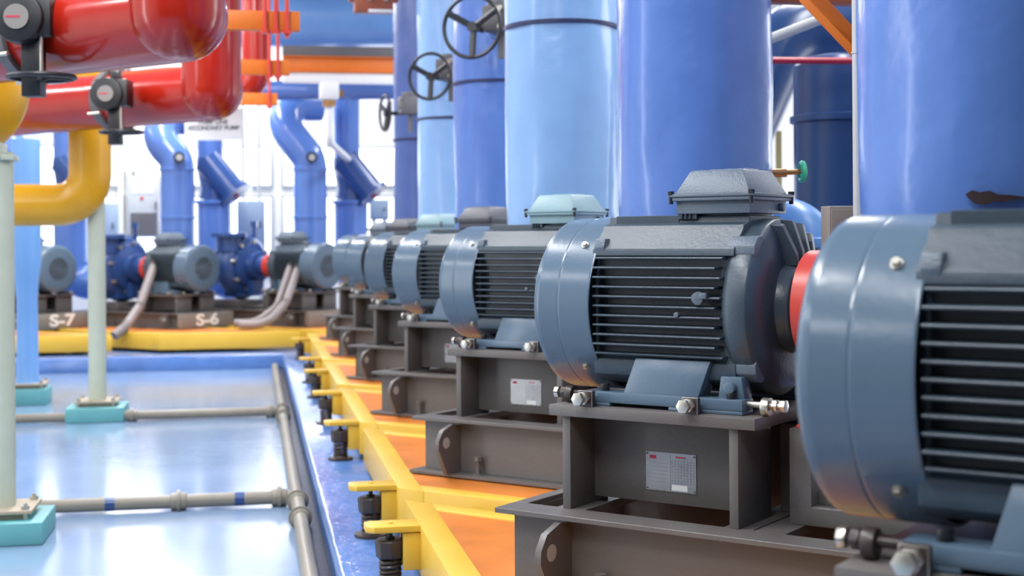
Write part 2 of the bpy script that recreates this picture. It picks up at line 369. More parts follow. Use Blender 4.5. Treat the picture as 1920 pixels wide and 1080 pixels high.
# ================================================================== STEEL PUMP BASE (local: z=0 underside, X along shaft)
def make_base(label, loc, rz, group, length=1.95, scale=1., tail=None, plate=True):
    t = thing('steel_pump_base', label, 'machine base', loc, rz, group, scale)
    XL, XR = -.165, length
    # welded frame: web box, top and bottom flange rings
    b = MB()
    w = .38
    b.box(XL + .035, XR - .05, -w, -w + .016, .018, .282); b.box(XL + .035, XR - .05, w - .016, w, .018, .282)
    b.box(XL + .035, XL + .051, -w, w, .018, .282); b.box(XR - .066, XR - .05, -w, w, .018, .282)
    b.box(XL, XR, -.45, -.32, .282, .30); b.box(XL, XR, .32, .45, .282, .30); b.box(XL, XL + .05, -.32, .32, .282, .30); b.box(XR - .12, XR, -.32, .32, .282, .30)
    for x in (.06, .70, .80): b.box(x - .05, x + .06, -.32, .32, .270, .2995)
    b.box(XL - .01, XR + .01, -.46, -.27, 0, .018); b.box(XL - .01, XR + .01, .27, .46, 0, .018); b.box(XL - .01, XL + .10, -.27, .27, 0, .018); b.box(XR - .1, XR + .01, -.27, .27, 0, .018)
    fr = b.build('channel_frame', STAND, t, .002, 38, 1)
    # motor stool
    b = MB(); b.box(-.002, .776, -.35, .35, .622, .66); b.build('top_plate', STAND, t, .003)
    for x in (.043, .677):
        for sg in (-1, 1):
            b = MB(); b.box(x, x + .032, *sorted((sg * .075, sg * .332)), .30, .622)
            b.build('column', STAND, t, .002)
    for sg in (-1, 1):
        b = MB(); b.box(.075, .677, *sorted((sg * .155, sg * .17)), .322, .622); b.box(.61, .64, *sorted((sg * .17, sg * .20)), .595, .622); b.build('web_panel', STAND, t, .001)
    # pump pedestal
    b = MB()
    b.prism([(.81, .30), (1.30, .30), (1.30, .36), (.885, .36), (.885, .612), (.81, .612)], -.16, .16, lambda x, z, y: (x, y, z))
    b.prism([(.885, .36), (1.02, .36), (.95, .42), (.885, .40)], -.10, .10, lambda x, z, y: (x, y, z))
    b.box(.70, .81, .02, .30, .30, .60)
    b.box(1.30, 1.905, -.25, .25, .30, .47)
    b.build('pump_pedestal', STAND, t, .003)
    # lifting plates
    for x in (.085, XR - .35):
        for sg in (-1, 1):
            b = MB()
            outl = [(.378, .262), (.45, .276), (.535, .25), (.572, .20), (.575, .155), (.50, .018), (.378, .018)]
            b.prism(outl, x, x + .024, lambda y, z, xx: (xx, sg * y, z))
            b.mi = 1; b.cyl((x - .001, sg * .508, .185), (x + .025, sg * .508, .185), .029, seg=24)
            b.build('lifting_plate', [STAND, LGREY], t)
    for x in (.24, 1.2):
        for sg in (-1, 1):
            b = MB(); b.cyl((x, sg * .41, .018), (x, sg * .41, .10), .012); b.hexb((x, sg * .41, .09), (x, sg * .41, .112), .022); b.cyl((x, sg * .41, .018), (x, sg * .41, .024), .03)
            b.build('anchor_bolt', STAND, t)
    # jacking bolts
    for sg in (-1, 1):
        for x in (.145, .545):
            b = MB(); b.mi = 1; b.box(x - .028, x + .028, *sorted((sg * .325, sg * .347)), .655, .715); b.mi = 0
            b.cyl((x, sg * .30, .69), (x, sg * .385, .69), .011); b.hexb((x, sg * .352, .69), (x, sg * .37, .69), .024); b.hexb((x, sg * .385, .69), (x, sg * .402, .69), .024)
            b.build('jacking_bolt', [STEEL, BROWNBLK], t, .002)
        for (xa, xb, m1) in ((.105, -.012, BROWNBLK), (.71, .83, STEEL)):
            d = 1 if xb > xa else -1
            b = MB(); b.cyl((xa, sg * .262, .695), (xb, sg * .262, .695), .011); b.cyl((xa + d * .055, sg * .262, .69), (xa + d * .082, sg * .262, .69), .030); b.mi = 1
            b.hexb((xb - d * .004, sg * .262, .695), (xb + d * .016, sg * .262, .695), .022)
            b.mi = 0; b.hexb((xb - d * .03, sg * .262, .695), (xb - d * .012, sg * .262, .695), .022)
            b.build('jacking_bolt', [m1, STEEL], t, .002)
    if plate:
        b = MB(); b.box(.285, .478, -.1735, -.17, .365, .498)
        b.mi = 1
        for (px, pz) in ((.29, .372), (.472, .372), (.29, .491), (.472, .491)): b.cyl((px, -.1735, pz), (px, -.176, pz), .0035, seg=10)
        for k in range(9): b.box(.385, .47, -.1739, -.1735, .395 + k * .0095, .3958 + k * .0095)
        for k in range(8): b.box(.386 + k * .012, .3866 + k * .012, -.1739, -.1735, .395, .4714)
        for k in range(6): b.box(.296, .372, -.1739, -.1735, .395 + k * .013, .3955 + k * .013)
        b.box(.3795, .3805, -.1739, -.1735, .367, .496)
        b.mi = 2; b.box(.385, .445, -.174, -.1735, .370, .390)
        b.mi = 3; b.box(.30, .325, -.174, -.1735, .474, .486); b.box(.40, .44, -.174, -.1735, .482, .487)
        b.build('nameplate', [PLATE, INK, WHITE, REDL], t)
    if tail:  # end plate a lighter grey than the base: aisle light put into its colour
        b = MB(); b.box(XL - .012, XL + .004, -.46, .46, .0, .30); b.box(XL - .004, XL + .05, -.46, -.44, .0, .30); b.box(XL - .004, XL + .05, .44, .46, .0, .30); b.build('end_plate', mat('lit_warm_grey_paint', (122, 116, 108), .5), t, .003)
    if tail in ('S-6', 'S-7'):
        mx = Matrix(((0, 0, -1, XL - .0125), (-1, 0, 0, 0), (0, 1, 0, .155), (0, 0, 0, 1)))
        text_mesh('stencil_lettering', tail, .31, LETTER, mx, t, .001)
    return t

# ================================================================== COUPLING GUARD, PUMP
def make_guard(label, loc, rz, group, scale=1., xe=1.135, r=.192):
    t = thing('coupling_guard', label, 'guard', loc, rz, group, scale)     # local z=0 at pedestal top
    hz = .388
    mx = Matrix.Translation((0, 0, hz)) @ Matrix.Rotation(PI / 2, 4, 'Y')
    b = MB(); b.lathe([(.825, r - .007), (.83, r), (xe - .005, r), (xe, r - .007)], mx, 48, False, False); b.lathe([(.828, r - .05), (.828, r - .004)], mx, 48, False, False)
    b.build('hood', REDG, t)
    b = MB(); b.box(.83, .875, -.15, .15, .0, .012); b.box(.833, .843, -.12, .12, .01, .23); b.build('mounting_bracket', REDG, t, .002)
    return t
def make_pump(label, loc, rz, group, scale=1.):
    t = thing('centrifugal_pump', label, 'pump', loc, rz, group, scale)    # local z=0 foot level on the pedestal, shaft at .50
    hz = .50
    mx = Matrix.Translation((0, 0, hz)) @ Matrix.Rotation(PI / 2, 4, 'Y')
    b = MB(); b.lathe([(1.34, .20), (1.36, .36), (1.42, .42), (1.50, .45), (1.58, .42), (1.64, .36), (1.66, .20)], mx, 48, True, True); b.box(1.36, 1.64, -.2, .2, .075, .2)
    b.build('volute_casing', BLUE_P, t)
    b = MB(); b.lathe([(.98, .07), (1.0, .13), (1.10, .14), (1.12, .20), (1.16, .20), (1.18, .15), (1.26, .17), (1.30, .30), (1.34, .31)], mx, 32); b.box(1.18, 1.3, -.1, .1, .1, .3)
    b.build('bearing_bracket', BLUE_P, t)
    for k in range(8):
        a = 2 * PI * k / 8 + .2; p = Vector((1.30, .335 * math.cos(a), hz + .335 * math.sin(a))); b = MB(); b.hexb(p, p + Vector((.06, 0, 0)), .03); b.build('casing_bolt', STEEL, t)
    b = MB(); b.lathe([(0, .17), (.2, .16), (.2, .25), (.25, .25)], Matrix.Translation((1.5, .25, hz + .2)), 28); b.build('discharge_flange', BLUE_P, t)
    b = MB(); b.lathe([(1.66, .19), (1.82, .18), (1.82, .27), (1.87, .27)], mx, 36); b.build('suction_flange', BLUE_P, t)
    b = MB(); b.ring((1.50, 0, hz), (1, 0, 0), .445, .025, 40, 8); b.build('casing_seam', BLUE_P, t)
    b = MB(); b.cyl((1.46, -.2, hz + .36), (1.46, -.2, hz + .58), .03); b.hexb((1.46, -.2, hz + .54), (1.46, -.2, hz + .62), .05); b.build('air_vent', BLUE_P, t)
    return t

# ------------------------------------------------------------------ the near row
GM, GB = 'row of electric motors along the aisle', 'grey steel bases under the row of motors'
ZB = .467
m_labels = {
    1: 'slate blue motor nearest the camera, cut off by the right edge',
    2: 'sharply focused slate motor with dark fins and grey terminal box, beside the red guard',
    3: 'third slate motor from the camera, under the pale green terminal box',
    4: 'fourth slate motor from the camera, small dark terminal box above it',
    5: 'fifth slate motor from the camera, its pale cover squeezed between two darker ones',
    6: 'sixth slate motor from the camera, dark cover with an orange glint below',
    7: 'seventh and farthest slate motor of the aisle row'}
b_labels = {
    1: 'grey steel base under the motor at the right edge',
    2: 'grey steel base under the focused motor, silver nameplate and pierced lifting plate in front',
    3: 'grey steel base second from the front, nameplate half hidden, on the orange slab',
    4: 'grey steel base third from the front beside the yellow frame',
    5: 'grey steel base fourth from the front with a pale lifting plate',
    6: 'grey steel base fifth from the front, mostly behind others',
    7: 'farthest grey steel base of the aisle row'}
m2 = make_motor(m_labels[2], Cn(2, ZFOOT), TH, GM)
b2 = make_base(b_labels[2], Cn(2, ZB), TH, GB)
motors = {2: m2}
for n in (1, 3, 4, 5, 6, 7):
    off = Vector((.038, .25, -.03)) if n == 1 else Vector()
    motors[n] = dup(m2, m_labels[n], Cn(n, ZFOOT) + off)
    dup(b2, b_labels[n], Cn(n, ZB) + off, skip=('nameplate',) if n > 4 else ())
recolor(motors[3], {'terminal_box': SEAFOAM, 'lid': SEAFOAM}); recolor(motors[5], {'terminal_box': SEAFOAM, 'lid': SEAFOAM})
recolor(motors[4], {'terminal_box': GRAYC, 'lid': GRAYC}); recolor(motors[6], {'terminal_box': GRAYC, 'lid': GRAYC})
make_guard('coral red coupling guard between the focused motor and the nearest one', Cn(2, ZB + .612), TH, 'red coupling guards')
# ------------------------------------------------------------------ inertia bases
U = Vector((math.cos(TH), math.sin(TH), 0))
def inertia(label, ya, yb, brackets, group='yellow framed orange inertia bases', L=3.3):
    t = thing('inertia_base', label, 'inertia base', (.70, ya, .245), 0, group)
    hgt, wd = .222, .115
    def P(a, c):   # a along the left edge (world y), c along U
        return Vector((c * U.x, a + c * U.y, 0))
    W = yb - ya; wd2 = wd / math.sin(math.radians(45)); 
    def par(a0, a1, c0, c1, z0, z1, b):
        pts = [P(a0, c0), P(a0, c1), P(a1, c1), P(a1, c0)]
        b.prism([(p.x, p.y) for p in pts], z0, z1, lambda x, y, z: (x, y, z))
    b = MB()
    par(0, W, 0, wd2, 0, hgt, b); par(0, W, L - wd2, L, 0, hgt, b)
    par(0, wd2, wd2, L - wd2, 0, hgt, b); par(W - wd2, W, wd2, L - wd2, 0, hgt, b)
    b.build('channel_frame', YELLOW, t, .004)
    b = MB(); par(wd2, W - wd2, wd2, L - wd2, .01, hgt - .006, b); b.build('concrete_fill', ORANGE, t)
    for y in brackets:
        yy = y - ya
        b = MB(); b.prism([(.001, -.075), (-.20, -.075), (-.235, -.035), (-.235, .055), (-.21, .075), (.001, .075)], hgt - .026, hgt + .002, lambda x, q, z: (x, yy + q, z))
        b.prism([(.001, .03), (-.075, .03), (-.075, hgt - .03), (.001, hgt - .03)], -.065, -.04, lambda x, z, q: (x, yy + q, z)); b.prism([(.001, .03), (-.075, .03), (-.075, hgt - .03), (.001, hgt - .03)], .04, .065, lambda x, z, q: (x, yy + q, z))
        b.cyl((-.125, yy, hgt), (-.125, yy, hgt + .008), .014)
        b.build('bracket', YELLOW, t, .003)
    return t
def isolator(label, x, y, group='spring isolators under the yellow brackets', first=[]):
    if first: return dup(first[0], label, (x, y, .2))
    t = thing('spring_isolator', label, 'spring mount', (x, y, .2), 0, group); first.append(t)
    b = MB(); b.lathe([(0, .085), (.016, .085), (.02, .05), (.03, .045)], seg=24); b.build('foot_plate', BROWNBLK, t)
    b = MB(); pts = [Vector((.042 * math.cos(a), .042 * math.sin(a), .03 + .09 * k / 80)) for k in range(81) for a in [2 * PI * k / 80 * 4.5]]
    b.tube(pts, .009, 8); b.build('coil_spring', BROWNBLK, t)
    b = MB(); b.lathe([(.118, .05), (.128, .062), (.15, .064), (.196, .068), (.203, .06)], seg=8); b.build('top_cap', BROWNBLK, t, .003, 25)
    b = MB(); b.cyl((0, 0, .19), (0, 0, .242), .011); b.hexb((0, 0, .203), (0, 0, .213), .02); b.build('levelling_stud', BLACK, t)
    return t
YA = 4.34
BR = {2: [6.04], 3: [7.06], 4: [9.58, 11.5], 5: [13.45], 6: [14.88], 7: [17.9]}
i_labels = {2: 'nearest yellow framed orange slab, bottom centre, under the focused motor', 3: 'yellow framed orange slab second from the camera, its corner at the yellow V',
            4: 'third yellow framed orange slab from the camera', 5: 'fourth yellow framed orange slab from the camera', 6: 'fifth yellow framed orange slab from the camera', 7: 'farthest yellow framed orange slab of the aisle row',
            1: 'yellow framed orange slab under the motor at the right edge'}
ordn = {2: 'nearest spring isolator under the foremost yellow bracket', 3: 'second spring isolator from the camera, beside the grey concrete patch', 4: 'third spring isolator along the plinth', 4.5: 'fourth spring isolator along the plinth',
        5: 'fifth spring isolator along the plinth', 6: 'sixth spring isolator along the plinth', 7: 'farthest spring isolator, near the end of the plinth'}
inertia(i_labels[1], YA - SP, YA - SP + 2.24, []).location.z -= .03
for n in range(2, 8):
    y0 = YA + SP * (n - 2); y1 = y0 + 2.24 if n < 7 else y0 + 1.62
    inertia(i_labels[n], y0, y1, BR[n])
    for k, y in enumerate(BR[n]): isolator(ordn[n + .5 * k if k else n], .70 - .125, y)

# ------------------------------------------------------------------ risers of the near row
def riser(label, cpx, d, r, m, ztop, band=None, mats=None, seed=0):
    p = at(cpx, 450, d); p.z = 0
    t = thing('pipe_riser', label, 'pipe', (p.x, p.y, .2), 0, 'big blue pipe risers behind the motors')
    za = 1.267; nn = Vector((.7071, .7071, 0))
    path = [Vector((0, 0, ztop)).lerp(Vector((0, 0, za + .42)), k / 50) for k in range(51)] + arc_path((0, 0, ztop), (0, 0, za), nn * .43 + Vector((0, 0, za)), .42, 12)[2:]
    b = MB(); b.tube(path, r, 56)
    for v in b.bm.verts:
        q = v.co; h = max(q.z, za); ax_ = Vector((0, 0, q.z)) if q.z > za + .42 else None
        if ax_ is None: continue
        a = math.atan2(q.y, q.x)
        f = 1 + .05 * noise.noise(Vector((1.6 * math.cos(a), 1.6 * math.sin(a), h * 1.1 + seed * 7.3))) + .012 * noise.noise(Vector((4 * math.cos(a), 4 * math.sin(a), h * 4 + seed * 3)))
        q.x *= f; q.y *= f
    b.build('lagging', m, t, 0, 60)
    if band:
        b = MB(); b.lathe([(band - .012, r * .99), (band - .012, r * 1.035), (band + .012, r * 1.035), (band + .012, r * .99)], seg=64, cap0=False, cap1=False); b.build('seam_band', STRIP, t)
    return t, p
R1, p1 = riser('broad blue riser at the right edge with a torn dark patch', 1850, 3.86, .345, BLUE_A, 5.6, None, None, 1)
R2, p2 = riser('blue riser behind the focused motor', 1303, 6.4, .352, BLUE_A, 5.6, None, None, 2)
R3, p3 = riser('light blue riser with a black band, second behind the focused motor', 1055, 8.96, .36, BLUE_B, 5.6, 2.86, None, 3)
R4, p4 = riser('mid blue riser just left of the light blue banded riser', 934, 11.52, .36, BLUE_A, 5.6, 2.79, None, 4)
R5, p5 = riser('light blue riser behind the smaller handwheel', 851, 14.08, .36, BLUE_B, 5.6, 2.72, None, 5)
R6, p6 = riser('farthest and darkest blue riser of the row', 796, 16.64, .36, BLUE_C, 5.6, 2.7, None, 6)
# torn patch on the nearest riser
b = MB(); top = [(-.055, .012), (-.04, .022), (-.022, .016), (0, .020), (.02, .010), (.05, .008), (.09, .002)]; bot = [(-.052, .006), (-.035, -.012), (-.01, -.016), (.01, -.008), (.03, -.010), (.06, -.004), (.091, .0)]
dirc = (Vector((0, 0, 0)) - p1).normalized(); a0 = math.atan2(dirc.y, dirc.x)
cz = CAMZ - .2 + (450 - 378) / FPX * 3.5
def onr(s, z, rr): a = a0 + .02 + s / .345; return Vector((rr * math.cos(a), rr * math.sin(a), cz + z))
for i in range(len(top) - 1):
    b.prism([top[i], top[i + 1], bot[i + 1], bot[i]], .335, .362, lambda s, z, rr: onr(s, z, rr))
b.build('torn_patch', TEAR, R1)

# ------------------------------------------------------------------ pump elbow glimpsed past the focused motor
pe = at(1512, 437, 6.75)
t = thing('pipe_elbow', 'sky blue flanged elbow behind the terminal box, left of the nearest motor', 'pipe elbow', (pe.x, pe.y, 0))
b = MB(); zf = pe.z; w_ = Vector((-.72, .5, 0)).normalized()
b.tube(arc_path((0, 0, .94), (0, 0, zf + .02), w_ * .42 + Vector((0, 0, zf + .02)), .12, 12), .155, 32); b.build('bend', BLUE_S, t, 0, 60)
b = MB(); b.lathe([(zf - .075, .15), (zf - .07, .20), (zf - .025, .20), (zf - .02, .15)], seg=40); b.build('flange', BLUE_S, t, .004)

# ================================================================== FAR ROW (S units)
RS = math.radians(135); SS = 1.1
XD = Vector((math.cos(RS), math.sin(RS), 0))
def s_unit(px, py, d, code, lab, first=[]):
    c = at(px, py, d)
    zf = c.z - H * SS; zb = zf - .66 * SS
    return c, zf, zb
units = [(371, 503, 20.1, 'S-6'), (100, 504, 20.1, 'S-7'), (604, 499, 20.4, 'S-5')]
ml = {'S-6': 'slate motor with round dark grille above the S-6 base', 'S-7': 'slate motor with round dark grille above the S-7 base, left between the poles', 'S-5': 'slate motor of the far row, half hidden behind the aisle row of motors'}
bl = {'S-6': 'grey steel base stencilled S-6 in white', 'S-7': 'grey steel base stencilled S-7 in white', 'S-5': 'grey steel base in the far row right of the S-6 base'}
pl_ = {'S-6': 'blue pump left of the S-6 motor', 'S-7': 'blue pump left of the S-7 motor, behind the poles', 'S-5': 'blue pump between the two far grey hoses'}
gl = {'S-6': 'small red coupling guard beside the S-6 motor', 'S-7': 'small red coupling guard beside the S-7 motor', 'S-5': 'small red coupling guard in the far row behind the right hose'}
SM0 = SB0 = SP0 = None
SC_ = {}
for (px, py, d, code) in units:
    c = at(px, py, d); zf = c.z - H * SS; zb = .467; SC_[code] = c
    if SM0 is None:
        SM0 = make_motor(ml[code], (c.x, c.y, zf), RS, 'far row motors', True, SS)
        SP0 = make_pump(pl_[code], (c.x, c.y, c.z - .5 * SS), RS, 'far row pumps', SS)
        SG0 = make_guard(gl[code], (c.x, c.y, c.z - .388 * SS), RS, 'far row coupling guards', SS, .98, .16)
    else:
        dup(SM0, ml[code], (c.x, c.y, zf)); dup(SP0, pl_[code], (c.x, c.y, c.z - .5 * SS)); dup(SG0, gl[code], (c.x, c.y, c.z - .388 * SS))
    sb = make_base(bl[code], (c.x, c.y, zb), RS, 'far row steel bases', 1.95, SS, code, False)
    k = (zf - zb) / .66; sb.scale = (SS, SS, k)
for n, lab in ((2, 'sky blue pump hidden behind the nearest motor and its riser'), (3, 'sky blue pump below the flanged elbow, mostly hidden behind the focused motor')):
    q = Cn(n, 1.467 - .5 * .92) + U * .06
    pm = dup(SP0, lab, q, TH, .92); pm['group'] = 'sky blue pumps of the near row'
    recolor(pm, {k: BLUE_S for k in ('volute_casing', 'bearing_bracket', 'suction_flange', 'discharge_flange', 'casing_seam', 'air_vent')})
# far inertia bases: front edge along X, sides running back-left
def far_base(label, x0, x1, y, depth=2.2):
    t = thing('inertia_base', label, 'inertia base', (x0, y, .245), 0, 'far row yellow bases')
    W = x1 - x0; wd = .12; hg = .222
    def par(a0, a1, c0, c1, z0, z1, b):
        b.prism([(a0 - c0, c0), (a1 - c0, c0), (a1 - c1, c1), (a0 - c1, c1)], z0, z1, lambda x, yy, z: (x, yy, z))
    b = MB(); par(0, W, 0, wd, 0, hg, b); par(0, W, depth - wd, depth, 0, hg, b); par(0, wd * 1.4, wd, depth - wd, 0, hg, b); par(W - wd * 1.4, W, wd, depth - wd, 0, hg, b)
    b.build('channel_frame', YELLOW, t, .004)
    b = MB(); par(wd * 1.4, W - wd * 1.4, wd, depth - wd, .01, hg - .006, b); b.build('concrete_fill', ORANGE, t)
far_base('long yellow base under the S-6 motor', -1.25, .62, 19.3)
far_base('yellow base under the S-7 motor, behind the poles', -4.0, -1.88, 19.25)
far_base('yellow base of the far row right of the S-6 base', 1.0, 3.1, 19.35)
for lab, px in (('dark spring mount before the yellow base under S-6', 340), ('dark spring mount left of the middle pole before the S-7 base', 151)):
    q = at(px, 640, 19.0)
    t = thing('spring_mount', lab, 'spring mount', (q.x, q.y, .2), 0, 'far row spring mounts')
    b = MB(); b.lathe([(0, .12), (.03, .12), (.04, .075)], seg=20); b.build('foot_plate', BLACK, t)
    b = MB(); b.tube([Vector((.05 * math.cos(a), .05 * math.sin(a), .04 + .13 * k / 60)) for k in range(61) for a in [2 * PI * k / 60 * 4]], .012, 8); b.build('coil_spring', BROWNBLK, t)
    b = MB(); b.lathe([(.165, .07), (.18, .08), (.21, .08), (.22, .05)], seg=12); b.cyl((0, 0, .2), (0, 0, .27), .014); b.build('top_cap', BLACK, t)
# flexible conduits
def hose(label, pts, r=.07):
    q = polyline([at(*p) for p in pts], .28, 10); dense = []
    for a, c in zip(q, q[1:]):
        n = max(1, int((c - a).length / .03))
        dense += [a.lerp(c, k / n) for k in range(n)]
    dense.append(q[-1])
    b = MB(); b.tube(dense, r, 14, corr=.10); o = b.build('flexible_conduit', HOSE); tag(o, label, 'conduit', 'grey flexible conduits')
hose('grey ribbed hose curving down from the S-6 terminal box', [(303, 452, 20.6), (292, 490, 20.3), (262, 575, 19.6), (236, 612, 19.15), (214, 630, 19.0)])
hose('left of the twin grey hoses in front of the far pump', [(560, 452, 20.8), (545, 500, 20.4), (520, 575, 19.75), (480, 606, 19.5), (440, 606, 19.5)], .06)
hose('right of the twin grey hoses in front of the far pump', [(572, 458, 20.7), (558, 505, 20.3), (536, 568, 19.6), (500, 610, 19.2), (450, 609, 19.3)], .06)

# far risers with 45 degree tops, and strainer risers
FG = 'far blue discharge risers'
def far_riser(label, px, d, r, ybend, top):
    p = at(px, 450, d); zb_ = at(px, ybend, d).z; q = at(top[0], top[1], d + .05)
    t = thing('discharge_riser', label, 'pipe', (p.x, p.y, .2), 0, FG)
    o0 = Vector((p.x, p.y, .2))
    b = MB(); b.tube(polyline([Vector((0, 0, 0)), Vector((0, 0, zb_ - .2)), q - o0, q - o0 + Vector((.8, .3, .05))], .35, 8), r, 28); b.build('pipe', BLUE_A, t, 0, 60)
    b = MB(); zc = at(px, ybend + 18, d).z - .2
    for zz in (zc, zc - .75): b.lathe([(zz - .025, r), (zz - .02, r * 1.06), (zz + .02, r * 1.06), (zz + .025, r)], seg=28, cap0=False, cap1=False)
    b.build('joint_ring', BLUE_A, t)
    c = at(px + 3, ybend - 5, d - r - .05) - o0
    b = MB(); dr = (at(px, ybend, d - 1) - at(px, ybend, d)).normalized(); b.cyl(c + dr * -.1, c + dr * .07, .085); b.mi = 1; b.cyl(c + dr * .07, c + dr * .08, .05)
    b.build('pressure_gauge', [BLACK, LGREY], t)
far_riser('far blue riser with a gauge, below the red pipes', 333, 21.6, .265, 300, (262, 225))
far_riser('far blue riser with a gauge, left of the white actuator', 582, 21.8, .262, 300, (503, 200))
far_riser('far blue riser behind the yellow bend at left', 40, 23.4, .285, 300, (-30, 225))
SG_ = 'far strainer risers'
def strainer(label, px, d, r):
    p = at(px, 450, d); t = thing('strainer_riser', label, 'strainer', (p.x, p.y, .2), 0, SG_); o0 = Vector((p.x, p.y, .2))
    z_lo, z_mid, z_hi = at(px, 530, d).z - .2, at(px, 376, d).z - .2, at(px, 300, d).z - .2
    b = MB(); e = Vector((.9, -.1, .0)).normalized(); b.tube(arc_path((0, 0, z_mid), (0, 0, z_lo), e * .4 + Vector((0, 0, z_lo)), .3, 10), r, 28); b.build('pipe', BLUE_A, t, 0, 60)
    b = MB(); b.lathe([(z_mid - .06, r), (z_mid - .055, r * 1.18), (z_mid, r * 1.18), (z_mid + .005, r)], seg=28); q = e * .38 + Vector((0, 0, z_lo)); b.cyl(q, q + e * .07, r * 1.3); b.build('flange', BLUE_A, t)
    b = MB(); b.tube([(0, 0, z_mid), (.02, 0, z_mid + .2), (-.06, 0, z_hi - .02), (-.06, 0, z_hi + .03)], r, 24, rads=[r * .95, r * .9, r * .85, r * .8]); s0 = Vector((-.1, -.1, z_hi - .02)); s1 = Vector((.32, -.25, z_mid + .12)); b.cyl(s0, s1, r * .85, r * .8)
    b.build('strainer_body', BLUE_P, t, 0, 50)
    b = MB(); d1 = (s1 - s0).normalized(); b.cyl(s1, s1 + d1 * .06, r * 1.0); b.mi = 1; b.cyl(s1 + d1 * .06, s1 + d1 * .09, .04); b.build('end_cap', [BLUE_P, REDL], t)
    b = MB(); b.cyl((-.06, 0, z_hi), (-.06, 0, z_hi + 1.9), r * .78, seg=28); b.build('upper_pipe', BLUE_A, t)
strainer('far blue strainer riser under the white sign', 402, 22.6, .275)
strainer('far blue strainer riser left of the dark blue riser', 658, 22.8, .275)
strainer('far blue strainer riser left of the middle pole', 134, 22.6, .275)

# ================================================================== LEFT SIDE: red pipes, yellow pipes, supports
D45 = Vector((-.7071, .7071, 0))
def red_pipe(label, px, d, zax, r):
    c = at(px, 450, d); c.z = CAMZ + zax
    t = thing('red_pipe', label, 'pipe', c, 0, 'thick glossy red pipes')
    dome = [(-r * math.cos(k * PI / 18), r * math.sin(k * PI / 18)) for k in range(1, 10)]
    mx = rot_to(D45); b = MB(); b.lathe([(-r, .0001)] + dome + [(k * .4, r) for k in range(1, 10)], mx, 48); b.build('pipe_run', RED, t, 0, 60)
    mv = Matrix.Translation(Vector((-Fv.x, -Fv.y, 0)) * .075)
    b = MB(); b.lathe([(-r, .0001)] + dome + [(k * .4, r) for k in range(1, 7)], mv, 48); b.build('riser_leg', RED, t, 0, 60)
    return t, c
rA, cA = red_pipe('thick glossy red pipe nearest the camera at the upper left', 342, 7.215, 1.18, .243)
rB, cB = red_pipe('second thick red pipe, below and behind the nearest one', 402, 11.5, 1.252, .243)
rC, cC = red_pipe('third thick red pipe, mostly hidden behind the first two', 418, 18.4, 2.0, .243)
p = at(480, 100, 16.9)
b = MB(); b.tube(polyline([Vector((p.x, p.y, 5.8)), Vector((p.x, p.y, at(480, 165, 16.9).z)), Vector((p.x - .8, p.y + .3, at(480, 165, 16.9).z - .1))], .25, 8), .17, 24)
o = b.build('red_drop_pipe', RED, None, 0, 60); tag(o, 'slim red pipe among the orange hangers', 'pipe')

def gear_valve(label, pos, axis, r, K=.852):
    """butterfly valve: wafer ring round the pipe, gearbox, dial, neck, flat handwheel"""
    t = thing('butterfly_valve', label, 'valve', pos, 0, 'black gear operated butterfly valves', K); r = r / K
    f = -Fv; s = Rv
    rm = Matrix(((s.x, -f.x, 0, 0), (s.y, -f.y, 0, 0), (0, 0, 1, 0), (0, 0, 0, 1)))     # local x right, y away, z up
    def lm(v): return (rm @ Vector(v))
    b = MB(); b.box(-.17, .14, -.06, .18, -.10, .16, rm); b.cyl(lm((-.055, -.10, .015)), lm((-.055, 0, .015)), .155, .165, 32); b.box(-.03, .06, -.03, .1, .15, .24, rm)
    gb = b.build('gearbox', BLACK, t, .008)
    b = MB(); b.cyl(lm((-.055, -.112, .015)), lm((-.055, -.10, .015)), .078, seg=28); b.mi = 1; b.box(-.12, -.03, -.114, -.1115, .008, .02, rm); b.build('indicator_dial', [GREYDISC, REDL], t)
    b = MB(); b.box(-.065, .055, .0, .12, -.47, -.08, rm); b.build('neck', BLACK, t, .006)
    b = MB(); b.cyl(lm((.075, -.03, -.08)), lm((.075, -.03, -.36)), .012); b.build('input_shaft', STEEL, t)
    b = MB(); c = Vector(lm((.075, -.03, -.355))); b.ring(c, (0, 0, 1), .20, .016, 40, 8)
    for k in range(4):
        a = k * PI / 2 + .4; b.cyl(c, c + Vector((math.cos(a), math.sin(a), 0)) * .2, .012, seg=8)
    b.cyl(c - Vector((0, 0, .02)), c + Vector((0, 0, .02)), .035); b.build('handwheel', BLACK, t)
    # wafer body around the pipe
    ctr = (axis - Vector(pos)) / K; mx = Matrix.Translation(ctr) @ rot_to(D45)
    b = MB(); b.lathe([(-.05, r * 1.01), (-.05, r * 1.13), (.05, r * 1.13), (.05, r * 1.01), (-.05, r * 1.01)], mx, 48, False, False); b.build('wafer_body', DGREY, t)
    for k in range(8):
        a = 2 * PI * k / 8 + .3; pp = mx @ Vector((r * 1.17 * math.cos(a), r * 1.17 * math.sin(a), -.09)); qq = mx @ Vector((r * 1.17 * math.cos(a), r * 1.17 * math.sin(a), .09))
        bb = MB(); bb.cyl(pp, qq, .014, seg=8); bb.build('flange_bolt', STEEL, t)
gear_valve('black gear valve with grey dial on the nearest red pipe', at(58, 40, 7.43), cA + D45 * 1.18, .243)
gear_valve('smaller black gear valve on the second red pipe', at(214, 180, 11.5), cB + D45 * 1.2, .243)

